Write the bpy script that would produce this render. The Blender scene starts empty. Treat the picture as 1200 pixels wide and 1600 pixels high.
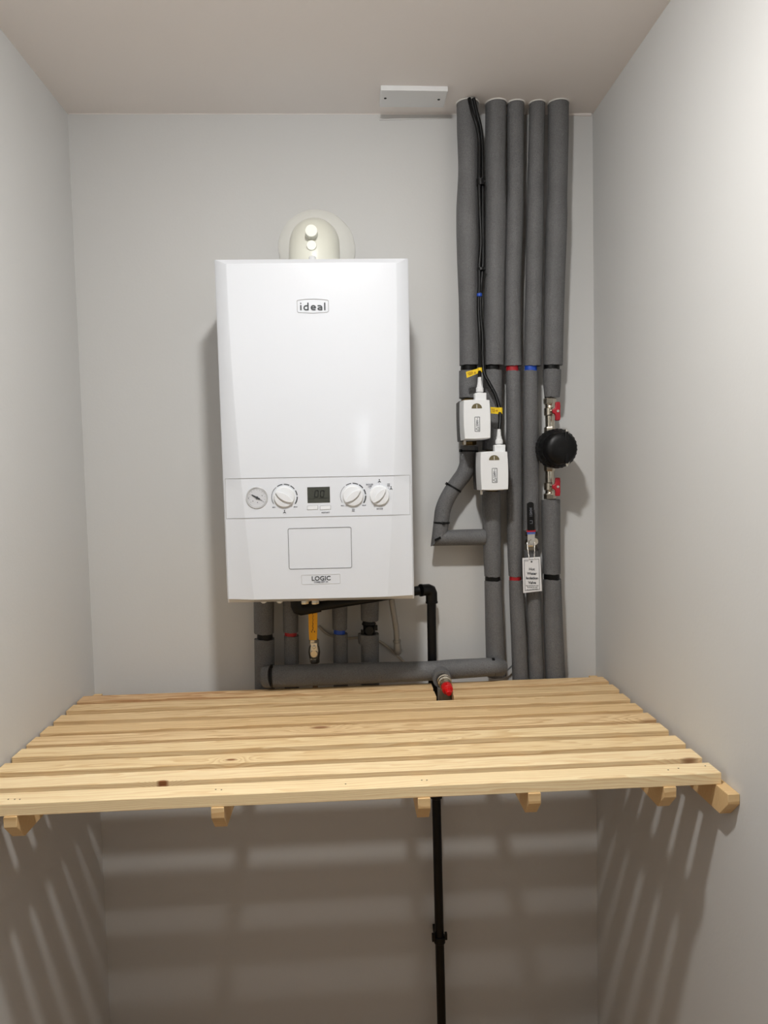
import bpy, bmesh, math, random
from mathutils import Vector, Matrix
random.seed(7)
SC = bpy.context.scene
COL = SC.collection
PI = math.pi
V = Vector

# ------------------------------------------------------------------ camera
F, PITCH, YAW, ROLL = 1126.3, -0.05897, -0.04829, 0.0230
CAM = V((0.6343, -1.7719, 1.5480))
W, H = 1.2479, 2.3954          # room width, ceiling height
MROT = (Matrix.Rotation(YAW, 3, 'Z') @ Matrix.Rotation(PITCH, 3, 'X') @ Matrix.Rotation(ROLL, 3, 'Y'))
cd = bpy.data.cameras.new('camera'); co = bpy.data.objects.new('camera', cd); COL.objects.link(co)
rt, fw, up = MROT.col[0], MROT.col[1], MROT.col[2]
m = Matrix((rt, up, -fw)).transposed().to_4x4(); m.translation = CAM
co.matrix_world = m
cd.sensor_fit = 'HORIZONTAL'; cd.sensor_width = 27.0; cd.lens = 27.0 * F / 1200
cd.clip_start = 0.01
SC.camera = co

def at(px, py, y):
    """the point of the place seen at a photo pixel, on the plane y metres from the back wall"""
    d = MROT @ V(((px - 600) / F, 1, -(py - 800) / F))
    return CAM + d * ((y - CAM.y) / d.y)
def atz(px, py, z):
    d = MROT @ V(((px - 600) / F, 1, -(py - 800) / F))
    return CAM + d * ((z - CAM.z) / d.z)
def mpp(p):
    return (V(p) - CAM).dot(fw) / F        # metres per photo pixel at p

# ------------------------------------------------------------------ materials
def s2l(c):
    return tuple(((x / 255) / 12.92 if x / 255 <= .04045 else ((x / 255 + .055) / 1.055) ** 2.4) for x in c) + (1,)
def new_mat(name):
    mt = bpy.data.materials.new(name); mt.use_nodes = True
    nt = mt.node_tree; b = nt.nodes['Principled BSDF']
    return mt, nt, b
def N(nt, t, **k):
    n = nt.nodes.new(t)
    for a, v in k.items():
        if a.startswith('i_'): n.inputs[a[2:].replace('_', ' ')].default_value = v
        else: setattr(n, a, v)
    return n
def math_n(nt, op, a, b=None, c=None, clamp=False):
    n = nt.nodes.new('ShaderNodeMath'); n.operation = op; n.use_clamp = clamp
    for i, x in enumerate((a, b, c)):
        if x is None: continue
        if isinstance(x, (int, float)): n.inputs[i].default_value = x
        else: nt.links.new(x, n.inputs[i])
    return n.outputs[0]
def mix_col(nt, fac, a, b):
    n = nt.nodes.new('ShaderNodeMix'); n.data_type = 'RGBA'
    for i, x in ((0, fac), (6, a), (7, b)):
        if isinstance(x, (int, float, tuple)): n.inputs[i].default_value = x
        else: nt.links.new(x, n.inputs[i])
    return n.outputs[2]
def simple(name, rgb, rough=.5, metal=0, var=.06, scale=60, bump=0, bscale=300, coat=0, spec=.5):
    mt, nt, b = new_mat(name)
    geo = N(nt, 'ShaderNodeNewGeometry')
    no = N(nt, 'ShaderNodeTexNoise', i_Scale=scale, i_Detail=3.0)
    nt.links.new(geo.outputs['Position'], no.inputs['Vector'])
    c = s2l(rgb)
    lo = tuple(x * (1 - var) for x in c[:3]) + (1,); hi = tuple(min(1, x * (1 + var)) for x in c[:3]) + (1,)
    nt.links.new(mix_col(nt, no.outputs['Fac'], lo, hi), b.inputs['Base Color'])
    b.inputs['Roughness'].default_value = rough; b.inputs['Metallic'].default_value = metal
    b.inputs['Coat Weight'].default_value = coat; b.inputs['Coat Roughness'].default_value = .06
    b.inputs['Specular IOR Level'].default_value = spec
    if bump:
        n2 = N(nt, 'ShaderNodeTexNoise', i_Scale=bscale, i_Detail=4.0)
        nt.links.new(geo.outputs['Position'], n2.inputs['Vector'])
        bp = N(nt, 'ShaderNodeBump', i_Strength=bump, i_Distance=.002)
        nt.links.new(n2.outputs['Fac'], bp.inputs['Height']); nt.links.new(bp.outputs['Normal'], b.inputs['Normal'])
    return mt
def paint(name, rgb):
    mt, nt, b = new_mat(name)
    geo = N(nt, 'ShaderNodeNewGeometry')
    n1 = N(nt, 'ShaderNodeTexNoise', i_Scale=1.6, i_Detail=4.0)
    n2 = N(nt, 'ShaderNodeTexNoise', i_Scale=160.0, i_Detail=3.0)
    n3 = N(nt, 'ShaderNodeTexNoise', i_Scale=9.0, i_Detail=2.0)
    for n in (n1, n2, n3): nt.links.new(geo.outputs['Position'], n.inputs['Vector'])
    c = s2l(rgb)
    nt.links.new(mix_col(nt, n1.outputs['Fac'], tuple(x * .97 for x in c[:3]) + (1,), tuple(x * 1.03 for x in c[:3]) + (1,)), b.inputs['Base Color'])
    b.inputs['Roughness'].default_value = .6; b.inputs['Specular IOR Level'].default_value = .35
    h = math_n(nt, 'ADD', n2.outputs['Fac'], math_n(nt, 'MULTIPLY', n3.outputs['Fac'], 3.0))
    bp = N(nt, 'ShaderNodeBump', i_Strength=.10, i_Distance=.002)
    nt.links.new(h, bp.inputs['Height']); nt.links.new(bp.outputs['Normal'], b.inputs['Normal'])
    return mt
def foam_mat(name, rgb):
    mt, nt, b = new_mat(name)
    geo = N(nt, 'ShaderNodeNewGeometry')
    n1 = N(nt, 'ShaderNodeTexNoise', i_Scale=620.0, i_Detail=4.0)
    n2 = N(nt, 'ShaderNodeTexNoise', i_Scale=14.0, i_Detail=3.0)
    vo = N(nt, 'ShaderNodeTexVoronoi', i_Scale=380.0)
    for n in (n1, n2, vo): nt.links.new(geo.outputs['Position'], n.inputs['Vector'])
    c = s2l(rgb)
    r = N(nt, 'ShaderNodeValToRGB'); nt.links.new(n1.outputs['Fac'], r.inputs[0])
    r.color_ramp.elements[0].position = .34; r.color_ramp.elements[0].color = tuple(x * .74 for x in c[:3]) + (1,)
    r.color_ramp.elements[1].position = .68; r.color_ramp.elements[1].color = tuple(x * 1.32 for x in c[:3]) + (1,)
    big = mix_col(nt, n2.outputs['Fac'], (.8, .8, .8, 1), (1.2, 1.2, 1.2, 1))
    mu = N(nt, 'ShaderNodeMix', data_type='RGBA', blend_type='MULTIPLY'); mu.inputs[0].default_value = 1
    nt.links.new(r.outputs[0], mu.inputs[6]); nt.links.new(big, mu.inputs[7])
    nt.links.new(mu.outputs[2], b.inputs['Base Color'])
    b.inputs['Roughness'].default_value = .62; b.inputs['Specular IOR Level'].default_value = .35
    bp = N(nt, 'ShaderNodeBump', i_Strength=.5, i_Distance=.0010)
    nt.links.new(math_n(nt, 'ADD', n1.outputs['Fac'], vo.outputs['Distance']), bp.inputs['Height'])
    nt.links.new(bp.outputs['Normal'], b.inputs['Normal'])
    return mt
def pine(name, y0, z0, light, dark, knots=(), heart=None, seed=0.0, endgrain=False):
    """flat-sawn pine: growth rings about a pith line along x at (y0, z0); knots = (x, y, rx, ry, strength)"""
    mt, nt, b = new_mat(name)
    geo = N(nt, 'ShaderNodeNewGeometry')
    sp = N(nt, 'ShaderNodeSeparateXYZ'); nt.links.new(geo.outputs['Position'], sp.inputs[0])
    X, Yv, Z = sp.outputs
    cb = N(nt, 'ShaderNodeCombineXYZ')
    nt.links.new(math_n(nt, 'MULTIPLY', X, 1.0), cb.inputs[0]); nt.links.new(math_n(nt, 'MULTIPLY', Yv, 9.0), cb.inputs[1])
    nt.links.new(math_n(nt, 'MULTIPLY_ADD', Z, 9.0, seed), cb.inputs[2])
    n1 = N(nt, 'ShaderNodeTexNoise', i_Scale=2.2, i_Detail=3.0); nt.links.new(cb.outputs[0], n1.inputs['Vector'])
    n2 = N(nt, 'ShaderNodeTexNoise', i_Scale=11.0, i_Detail=3.0); nt.links.new(cb.outputs[0], n2.inputs['Vector'])
    dy = math_n(nt, 'SUBTRACT', Yv, y0); dz = math_n(nt, 'SUBTRACT', Z, z0)
    wob = math_n(nt, 'MULTIPLY', math_n(nt, 'SUBTRACT', n1.outputs['Fac'], .5), .05)
    dz = math_n(nt, 'ADD', dz, wob)
    dist = math_n(nt, 'SQRT', math_n(nt, 'ADD', math_n(nt, 'MULTIPLY', dy, dy), math_n(nt, 'MULTIPLY', dz, dz)))
    dist = math_n(nt, 'ADD', dist, math_n(nt, 'MULTIPLY', n2.outputs['Fac'], .0035))
    km = None
    for kx, ky, rx, ry, st in knots:
        a = math_n(nt, 'DIVIDE', math_n(nt, 'SUBTRACT', X, kx), rx); c_ = math_n(nt, 'DIVIDE', math_n(nt, 'SUBTRACT', Yv, ky), ry)
        d2 = math_n(nt, 'ADD', math_n(nt, 'MULTIPLY', a, a), math_n(nt, 'MULTIPLY', c_, c_))
        g = math_n(nt, 'EXPONENT', math_n(nt, 'MULTIPLY', d2, -.16))
        dist = math_n(nt, 'ADD', dist, math_n(nt, 'MULTIPLY', g, .020))
        mk = math_n(nt, 'MULTIPLY', math_n(nt, 'SUBTRACT', 1.25, d2, clamp=True), st, clamp=True)
        km = mk if km is None else math_n(nt, 'MAXIMUM', km, mk)
    fr = math_n(nt, 'FRACT', math_n(nt, 'MULTIPLY', dist, 1 / .0046))
    ring = math_n(nt, 'POWER', fr, 2.2)
    fade = math_n(nt, 'SUBTRACT', 1.0, math_n(nt, 'POWER', fr, 14.0))
    ring = math_n(nt, 'MULTIPLY', ring, fade)
    cl, cdk = s2l(light), s2l(dark)
    col = mix_col(nt, math_n(nt, 'MULTIPLY', ring, .92), cl, cdk)
    # fine fibre streaks
    cf = N(nt, 'ShaderNodeCombineXYZ')
    nt.links.new(math_n(nt, 'MULTIPLY', X, 6.0), cf.inputs[0]); nt.links.new(math_n(nt, 'MULTIPLY', Yv, 420.0), cf.inputs[1]); nt.links.new(math_n(nt, 'MULTIPLY', Z, 420.0), cf.inputs[2])
    nf = N(nt, 'ShaderNodeTexNoise', i_Scale=1.0, i_Detail=2.0); nt.links.new(cf.outputs[0], nf.inputs['Vector'])
    mu = N(nt, 'ShaderNodeMix', data_type='RGBA', blend_type='MULTIPLY'); mu.inputs[0].default_value = 1
    nt.links.new(col, mu.inputs[6]); nt.links.new(mix_col(nt, nf.outputs['Fac'], (.93, .925, .91, 1), (1.03, 1.03, 1.03, 1)), mu.inputs[7])
    col = mu.outputs[2]
    if heart:
        x1, rgb = heart
        f = math_n(nt, 'MULTIPLY', math_n(nt, 'SUBTRACT', x1, math_n(nt, 'ADD', X, math_n(nt, 'MULTIPLY', n2.outputs['Fac'], .25))), 6.0, clamp=True)
        col = mix_col(nt, math_n(nt, 'MULTIPLY', math_n(nt, 'MULTIPLY', f, math_n(nt, 'ADD', ring, .35)), .6), col, s2l(rgb))
    if km is not None:
        kr = mix_col(nt, ring, s2l((150, 100, 62)), s2l((96, 58, 34)))
        col = mix_col(nt, km, col, kr)
    nt.links.new(col, b.inputs['Base Color'])
    b.inputs['Roughness'].default_value = .55; b.inputs['Specular IOR Level'].default_value = .3
    bp = N(nt, 'ShaderNodeBump', i_Strength=.15, i_Distance=.0008)
    nt.links.new(math_n(nt, 'ADD', nf.outputs['Fac'], ring), bp.inputs['Height']); nt.links.new(bp.outputs['Normal'], b.inputs['Normal'])
    return mt
def emit(name, rgb, power):
    mt, nt, b = new_mat(name)
    geo = N(nt, 'ShaderNodeNewGeometry'); no = N(nt, 'ShaderNodeTexNoise', i_Scale=3.0)
    nt.links.new(geo.outputs['Position'], no.inputs['Vector'])
    c = s2l(rgb)
    nt.links.new(mix_col(nt, no.outputs['Fac'], tuple(x * .97 for x in c[:3]) + (1,), c), b.inputs['Emission Color'])
    b.inputs['Emission Strength'].default_value = power
    b.inputs['Base Color'].default_value = (.8, .8, .8, 1)
    return mt

WALLP = paint('wall paint', (207, 207, 206))
CEILP = paint('ceiling paint', (238, 232, 228))
FLOORM = simple('floor vinyl', (196, 160, 116), .6, var=.15, scale=8)
FOAM = foam_mat('grey foam lagging', (101, 101, 102))
FOAMIN = simple('foam cut end', (70, 69, 68), .9)
WHITE = simple('boiler white enamel', (222, 225, 231), .25, var=.01, scale=5, coat=.5)
WHITEP = simple('white plastic', (228, 229, 230), .4, var=.01, scale=20)
KNOBW = simple('knob white plastic', (226, 228, 231), .3, var=.01, scale=20)
CREAM = simple('cream flue plastic', (224, 224, 212), .38, var=.02, scale=12)
COLLARM = simple('matt white seal', (222, 222, 217), .6, var=.03, scale=20)
SEAM = simple('dark seam', (96, 96, 96), .7, var=.02)
SEAML = simple('light seam', (160, 160, 160), .7, var=.02)
SEAMF = simple('faint seam', (196, 196, 196), .7, var=.02)
INK = simple('dark grey print', (62, 66, 70), .6, var=.02)
INKL = simple('grey print', (112, 114, 122), .6, var=.02)
BLACKP = simple('black plastic', (9, 9, 10), .42, var=.1, spec=.28)
BLACKM = simple('black ribbed plastic', (12, 13, 14), .45, var=.1, bump=.1, bscale=200, spec=.3)
CABLEM = simple('black cable sheath', (7, 7, 8), .36, var=.05, spec=.25)
TAPEB = simple('black tape', (9, 9, 9), .4, var=.2, scale=120, spec=.25)
TAPER = simple('red tape', (165, 22, 32), .4, var=.1)
TAPEBL = simple('blue tape', (22, 72, 175), .4, var=.1)
YEL = simple('yellow label', (232, 196, 18), .5, var=.05)
YELH = simple('yellow lever sleeve', (240, 170, 10), .42, var=.04)
REDP = simple('red handle', (168, 14, 34), .38, var=.05)
REDC = simple('red cap', (205, 12, 18), .33, var=.05)
NICK = simple('nickel brass', (214, 206, 190), .22, 1, var=.08, scale=120)
BRASS = simple('dull brass', (150, 125, 80), .38, 1, var=.15, scale=120)
CHROME = simple('chrome screw', (215, 212, 205), .22, 1, var=.05)
STEELP = simple('grey relief pipe', (150, 146, 140), .38, .35, var=.08)
DGREY = simple('dark grey plastic', (46, 45, 44), .5, var=.05)
OLIVE = simple('amber sight glass', (102, 92, 62), .3, var=.15, scale=200, coat=.5)
LCD = simple('lcd glass', (70, 72, 66), .25, var=.02, coat=.5)
LCDK = simple('lcd segment', (14, 15, 14), .4)
DIALM = simple('gauge dial', (205, 206, 210), .5, var=.02)
BEZ = simple('gauge bezel', (196, 197, 199), .3, var=.02)
WIREW = simple('white wire', (176, 168, 156), .5, var=.05)
GREYW = simple('grey wire', (110, 110, 110), .5, var=.05)
CAULK = simple('white sealant', (222, 220, 216), .6, var=.04, bump=.2, bscale=120)
TAGW = simple('white tag', (222, 222, 224), .45, var=.01)
NAILM = simple('nail head', (60, 48, 38), .6)
GLASSY = simple('clear plastic tab', (222, 224, 226), .12, var=.01, coat=.8)

# ------------------------------------------------------------------ mesh building
class MB:
    def __init__(s): s.v = []; s.f = []
    def add(s, vs, fs):
        o = len(s.v); s.v += [V(x) for x in vs]; s.f += [[i + o for i in f] for f in fs]; return s
    def box(s, a, b):
        (x0, y0, z0), (x1, y1, z1) = a, b
        vs = [(x, y, z) for z in (z0, z1) for y in (y0, y1) for x in (x0, x1)]
        return s.add(vs, [(0, 2, 3, 1), (4, 5, 7, 6), (0, 1, 5, 4), (2, 6, 7, 3), (0, 4, 6, 2), (1, 3, 7, 5)])
    def obox(s, c, ax, ay, az):
        """box at c with half axes"""
        c, ax, ay, az = V(c), V(ax), V(ay), V(az)
        vs = [c + ax * i + ay * j + az * k for k in (-1, 1) for j in (-1, 1) for i in (-1, 1)]
        return s.add(vs, [(0, 2, 3, 1), (4, 5, 7, 6), (0, 1, 5, 4), (2, 6, 7, 3), (0, 4, 6, 2), (1, 3, 7, 5)])
    def prism(s, pts, d):
        """polygon of 3-D points extruded by vector d"""
        n = len(pts); d = V(d); p = [V(x) for x in pts]
        return s.add(p + [x + d for x in p], [list(range(n))[::-1], list(range(n, 2 * n))] + [[i, (i + 1) % n, n + (i + 1) % n, n + i] for i in range(n)])
    def tube(s, path, rad, seg=20, cut0=None, cut1=None, caps=True, jag=0.0, flat=None):
        p = [V(x) for x in path]; n = len(p)
        if not hasattr(rad, '__len__'): rad = [rad] * n
        tans = []
        for i in range(n):
            a = (p[i] - p[i - 1]).normalized() if i else None
            b_ = (p[i + 1] - p[i]).normalized() if i < n - 1 else None
            tans.append((a or b_) if not (a and b_) else (a + b_).normalized())
        u = tans[0].orthogonal().normalized()
        if abs(tans[0].z) > .6: u = V((1, 0, 0)) - tans[0] * tans[0].x; u.normalize()
        vs = []; fs = []
        for i in range(n):
            t = tans[i]; u = (u - t * u.dot(t)).normalized(); w = t.cross(u)
            sc = 1.0
            if 0 < i < n - 1:
                cs = max(.5, t.dot((p[i] - p[i - 1]).normalized())); sc = 1 / cs
                bend = ((p[i + 1] - p[i]).normalized() - (p[i] - p[i - 1]).normalized())
                bd = bend.normalized() if bend.length > 1e-5 else None
            for k in range(seg):
                a = 2 * PI * k / seg
                q = u * math.cos(a) + w * math.sin(a)
                if 0 < i < n - 1 and bd is not None and sc > 1.001:
                    q = q + bd * (q.dot(bd) * (sc - 1))
                pt = p[i] + q * rad[i]
                if i == 0 and cut0 is not None: c = V(cut0); pt = pt - t * ((pt - p[i]).dot(c) / t.dot(c))
                if i == n - 1 and cut1 is not None: c = V(cut1); pt = pt - t * ((pt - p[i]).dot(c) / t.dot(c))
                if jag and i in (0, n - 1): pt = pt + t * jag * (math.sin(a * 2 + i) * .6 + math.sin(a * 7 + 1.3 * i) * .3 + random.uniform(-.3, .3))
                vs.append(pt)
        for i in range(n - 1):
            for k in range(seg):
                a, b_ = i * seg + k, i * seg + (k + 1) % seg
                fs.append([a, b_, b_ + seg, a + seg])
        if caps:
            c0 = len(vs); vs += [p[0], p[-1]]
            for k in range(seg):
                fs.append([(k + 1) % seg, k, c0]); fs.append([(n - 1) * seg + k, (n - 1) * seg + (k + 1) % seg, c0 + 1])
        return s.add(vs, fs)
    def lathe(s, o, d, prof, seg=32, hexa=False, bump=None):
        """profile [(along, radius)] about axis d from o"""
        o, d = V(o), V(d).normalized()
        u = d.orthogonal().normalized() if abs(d.z) > .9 or abs(d.x) > .9 else V((0, 0, 1)) - d * d.z
        u.normalize(); w = d.cross(u)
        vs = []; fs = []; n = len(prof)
        for a_, r in prof:
            for k in range(seg):
                an = 2 * PI * k / seg + (PI / 6 if hexa else 0)
                rr = r * (bump(k) if bump else 1)
                vs.append(o + d * a_ + (u * math.cos(an) + w * math.sin(an)) * rr)
        for i in range(n - 1):
            for k in range(seg):
                a, b_ = i * seg + k, i * seg + (k + 1) % seg
                fs.append([a, b_, b_ + seg, a + seg])
        fs.append(list(range(seg))[::-1]); fs.append(list(range((n - 1) * seg, n * seg)))
        return s.add(vs, fs)
    def hexnut(s, o, d, l, r): return s.lathe(o, d, [(0, r * .93), (l * .12, r), (l * .88, r), (l, r * .93)], 6)
    def torus(s, c, d, R, r, seg=32, ring=8, a0=0, a1=2 * PI):
        c, d = V(c), V(d).normalized()
        u = d.orthogonal().normalized(); w = d.cross(u)
        full = abs(a1 - a0 - 2 * PI) < 1e-6; n = seg if full else seg + 1
        vs = []; fs = []
        for i in range(n):
            an = a0 + (a1 - a0) * i / seg; e = u * math.cos(an) + w * math.sin(an)
            for k in range(ring):
                b_ = 2 * PI * k / ring
                vs.append(c + e * (R + r * math.cos(b_)) + d * r * math.sin(b_))
        for i in range(seg):
            j = (i + 1) % n
            for k in range(ring):
                k2 = (k + 1) % ring
                fs.append([i * ring + k, j * ring + k, j * ring + k2, i * ring + k2])
        return s.add(vs, fs)

def link(name, me, mat, parent):
    o = bpy.data.objects.new(name, me); COL.objects.link(o)
    if mat: me.materials.clear(); me.materials.append(mat)
    if parent is not None:
        o.parent = parent
    return o
def world_base(o):
    b = V((0, 0, 0))
    while o is not None: b += o.location; o = o.parent
    return b
def obj(name, mb, mat, parent=None, smooth=38, bevel=0, bseg=2, base=None, label=None, weld=0):
    """link the collected shapes as ONE mesh; vertices are given in room coordinates"""
    b = world_base(parent) if parent is not None else V((0, 0, 0))
    if base is None:
        lo = V([min(v[i] for v in mb.v) for i in range(3)]); hi = V([max(v[i] for v in mb.v) for i in range(3)])
        base = (lo + hi) / 2
    base = V(base)
    me = bpy.data.meshes.new(name)
    me.from_pydata([tuple(v - base) for v in mb.v], [], mb.f); me.validate()
    bm = bmesh.new(); bm.from_mesh(me)
    if weld: bmesh.ops.remove_doubles(bm, verts=bm.verts, dist=weld)
    bmesh.ops.recalc_face_normals(bm, faces=bm.faces); bm.to_mesh(me); bm.free()
    if smooth:
        me.shade_smooth(); me.set_sharp_from_angle(angle=math.radians(smooth))
    o = link(name, me, mat, parent); o.location = base - b
    if bevel:
        md = o.modifiers.new('bevel', 'BEVEL'); md.width = bevel; md.segments = bseg; md.limit_method = 'ANGLE'; md.angle_limit = math.radians(35)
    if label: o['label'] = label
    return o
def thing(name, label, cat, loc, group=None):
    o = bpy.data.objects.new(name, None); COL.objects.link(o); o.location = V(loc); o.empty_display_size = .05
    return tag(o, label, cat, group)
def tag(o, label, cat, group=None):
    o['label'] = label; o['category'] = cat
    if group: o['group'] = group
    return o
def struct(name, mb, mat, **k):
    o = obj(name, mb, mat, **k); o['kind'] = 'structure'; return o
def text_obj(name, s, pos, size, mat, parent, bold=0.0, sx=1.0, align='CENTER', rot=0.0, thick=.00025, spacing=1.0, label=None):
    """lettering standing on a plane that faces the room; pos = centre of the line's baseline"""
    cu = bpy.data.curves.new('lettering', 'FONT'); cu.body = s; cu.size = size; cu.align_x = align
    cu.offset = bold; cu.extrude = thick; cu.space_character = spacing; cu.resolution_u = 4
    t = bpy.data.objects.new('lettering', cu); COL.objects.link(t)
    bpy.context.view_layer.update()
    me = bpy.data.meshes.new_from_object(t.evaluated_get(bpy.context.evaluated_depsgraph_get()))
    bpy.data.objects.remove(t); bpy.data.curves.remove(cu)
    R = Matrix.Rotation(rot, 4, 'Y') @ Matrix.Rotation(PI / 2, 4, 'X') @ Matrix.Diagonal((sx, 1, 1, 1))
    me.transform(R)
    o = link(name, me, mat, parent); o.location = V(pos) - (world_base(parent) if parent is not None else V((0, 0, 0)))
    if label: o['label'] = label
    return o
def catmull(pts, n=8):
    P = [V(p) for p in pts]; P = [P[0] * 2 - P[1]] + P + [P[-1] * 2 - P[-2]]
    out = []
    for i in range(1, len(P) - 2):
        a, b, c, d = P[i - 1:i + 3]
        for k in range(n):
            t = k / n
            out.append(.5 * ((2 * b) + (c - a) * t + (2 * a - 5 * b + 4 * c - d) * t * t + (3 * b - a - 3 * c + d) * t ** 3))
    out.append(P[-2]); return out
def smooth_scal(vals, n=8): return [v.x for v in catmull([(v, 0, 0) for v in vals], n)]
def stroke(mb, pts, r, seg=6): mb.tube(pts, r, seg)
def trace(rows, y, n=6):
    """rows of (py, left px, right px) of a lagged pipe whose centre line lies at y -> smooth centre line and radii"""
    c = [at((l + r) / 2, py, y) for py, l, r in rows]
    rad = [(r - l) / 2 * mpp(p) for (py, l, r), p in zip(rows, c)]
    for p in c: p.y = y
    return catmull(c, n), smooth_scal(rad, n)

# ------------------------------------------------------------------ the setting
YF = -2.45
t = .06
struct('wall_back', MB().box((-t, 0, 0), (W + t, t, H)), WALLP)
struct('wall_left', MB().box((-t, YF, 0), (0, 0, H)), WALLP)
struct('wall_right', MB().box((W, YF, 0), (W + t, 0, H)), WALLP)
struct('floor', MB().box((-t, YF - t, -t), (W + t, t, 0)), FLOORM)
struct('ceiling', MB().box((-t, YF - t, H), (W + t, t, H + t)), CEILP)
YH = -6.0
struct('wall_front', MB().box((-1.6, YH - t, 0), (2.9, YH, H)), WALLP)
struct('floor_hall', MB().box((-1.6, YH, -t), (2.9, YF - t, 0)), FLOORM)
wx, wz, ww_, wh_ = 1.0, 1.82, .11, .285
win1 = struct('window_1', MB().box((wx - ww_, YH + .002, wz - wh_), (wx + ww_, YH + .008, wz + wh_)), emit('daylit pane', (240, 248, 255), 7.0))
mb = MB()
for s_ in (-1, 1): mb.box((wx + s_ * ww_ - .012, YH, wz - wh_ - .012), (wx + s_ * ww_ + .012, YH + .02, wz + wh_ + .012)); mb.box((wx - ww_, YH, wz + s_ * wh_ - .012), (wx + ww_, YH + .02, wz + s_ * wh_ + .012))
obj('window_frame', mb, WHITEP, win1)
mb = MB()
for i in range(13): z = wz - wh_ + .02 + i * .0440; mb.obox((wx, YH + .03, z), (ww_, 0, 0), (0, .008, .004), (0, -.0015, .0085))
obj('louvre_blind', mb, WHITEP, win1)
# lumpy filler bead along the ceiling joint
mb = MB(); pts = []; rr = []
for i in range(60):
    x = .004 + (W - .008) * i / 59
    pts.append((x, -.0004, H - .0004)); rr.append(.0008 + (.0036 if x > 1.17 else 0) * random.random() + .0006 * random.random())
mb.tube(pts, rr, 8); struct('trim_1', mb, CEILP)

# ------------------------------------------------------------------ ceiling lamp (just above the frame)
LX, LY = .648, -1.09
LAMP = (255, 254, 251)
dl = thing('ceiling_light', 'small round white ceiling light with a frosted dome above the shelf', 'light', (LX, LY, H))
obj('trim_ring', MB().lathe((LX, LY, H), (0, 0, -1), [(0, .066), (.006, .065), (.009, .056)], 40), WHITEP, dl)
LR, LH = .048, .018
obj('dome', MB().lathe((LX, LY, H - .009), (0, 0, -1), [(LH * math.sin(PI / 2 * i / 8), max(.004, LR * math.cos(PI / 2 * i / 8))) for i in range(9)], 24), emit('lamp dome', LAMP, 690.0), dl)

# ------------------------------------------------------------------ boiler
BY = -.262
TL, TR, BL, BR = at(334, 406, BY), at(638.5, 404, BY), at(354.5, 936, BY), at(648, 929.5, BY)
boiler = thing('boiler', 'white wall-hung gas boiler with rounded front and control strip', 'boiler', ((TL.x + TR.x) / 2, 0, BR.z))
FYC = -.2785
def front_y(u):            # u across the middle panel 0..1: gently bowed
    return -.2760 - .0025 * (1 - (2 * u - 1) ** 2)
NM = 9
rings = []
ts = [0] + [0, .021] + [i / 34 for i in range(1, 34)] + [.994, 1] + [1]
for li, tt in enumerate(ts):
    xl = TL.x + (BL.x - TL.x) * tt; xr = TR.x + (BR.x - TR.x) * tt
    zl = TL.z + (BL.z - TL.z) * tt; zr = TR.z + (BR.z - TR.z) * tt
    off = .0268 + .031 * tt ** 1.9
    row = [(xl + .004, -.014), (xl + .001, -.10), (xl, -.235), (xl + .0008, -.2585), (xl + .004, BY - .0008)]
    row += [(xl + off - .0015, front_y(0) + .0011), (xl + off, front_y(0) + .0003), (xl + off + .0015, front_y(0))]
    for k in range(1, NM): row.append((xl + off + (xr - xl - 2 * off) * k / NM, front_y(k / NM)))
    row += [(xr - off - .0015, front_y(1)), (xr - off, front_y(1) + .0003), (xr - off + .0015, front_y(1) + .0011), (xr - .004, BY - .0008), (xr - .0008, -.2585), (xr, -.235), (xr - .001, -.10), (xr - .004, -.014)]
    out = []
    for j, (x, y) in enumerate(row):
        z = zl + (zr - zl) * (x - xl) / (xr - xl)
        if li == 0:
            y = max(y, -.2625)
        elif li == 1:
            z -= .012 * max(0, min(1, (-y - .2625) / .0125))
        elif li == len(ts) - 1:
            z -= .009 * min(1, max(0, (-y - .2) / .06)); y = max(y, -.258)
            if y <= -.25: y = -.255 + (y + .258) * .3
        out.append((x, y, z))
    rings.append(out)
mb = MB(); nr = len(rings[0])
vs = [p for r in rings for p in r]; fs = []
for i in range(len(rings) - 1):
    for k in range(nr):
        k2 = (k + 1) % nr
        fs.append([i * nr + k, i * nr + k2, (i + 1) * nr + k2, (i + 1) * nr + k])
fs.append(list(range(nr))); fs.append(list(range((len(rings) - 1) * nr, len(rings) * nr))[::-1])
mb.add(vs, fs)
casing = obj('casing', mb, WHITE, boiler, smooth=34, weld=.0001)
FS = -.2786                                # plane just proud of the middle panel
def fy(p):
    """front surface y at a point of the casing"""
    tt = min(1, max(0, (TL.z - p.z) / (TL.z - BL.z)))
    xl = TL.x + (BL.x - TL.x) * tt; xr = TR.x + (BR.x - TR.x) * tt; off = .0268 + .031 * tt ** 1.9
    if p.x < xl + off: return BY + (-.2755 - BY) * max(0, (p.x - xl - .004) / (off - .004))
    if p.x > xr - off: return BY + (-.2755 - BY) * max(0, (xr - .004 - p.x) / (off - .004))
    return front_y((p.x - xl - off) / (xr - xl - 2 * off))
def surf(px, py, dy=0.0):
    y = -.275
    for _ in range(4):
        p = at(px, py, y); y = fy(p)
    p = at(px, py, y); p.y = y + dy; return p
def seam(pix, closed, r, name, mat, parent, n=90, label=None):
    mb = MB(); pp = pix + ([pix[0]] if closed else []); line = []
    for (a, b), (c, d) in zip(pp[:-1], pp[1:]):
        for k in range(n): line.append(surf(a + (c - a) * k / n, b + (d - b) * k / n, -.0004))
    line.append(surf(*pp[-1], -.0004)); stroke(mb, line, r)
    return obj(name, mb, mat, parent, label=label)
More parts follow.
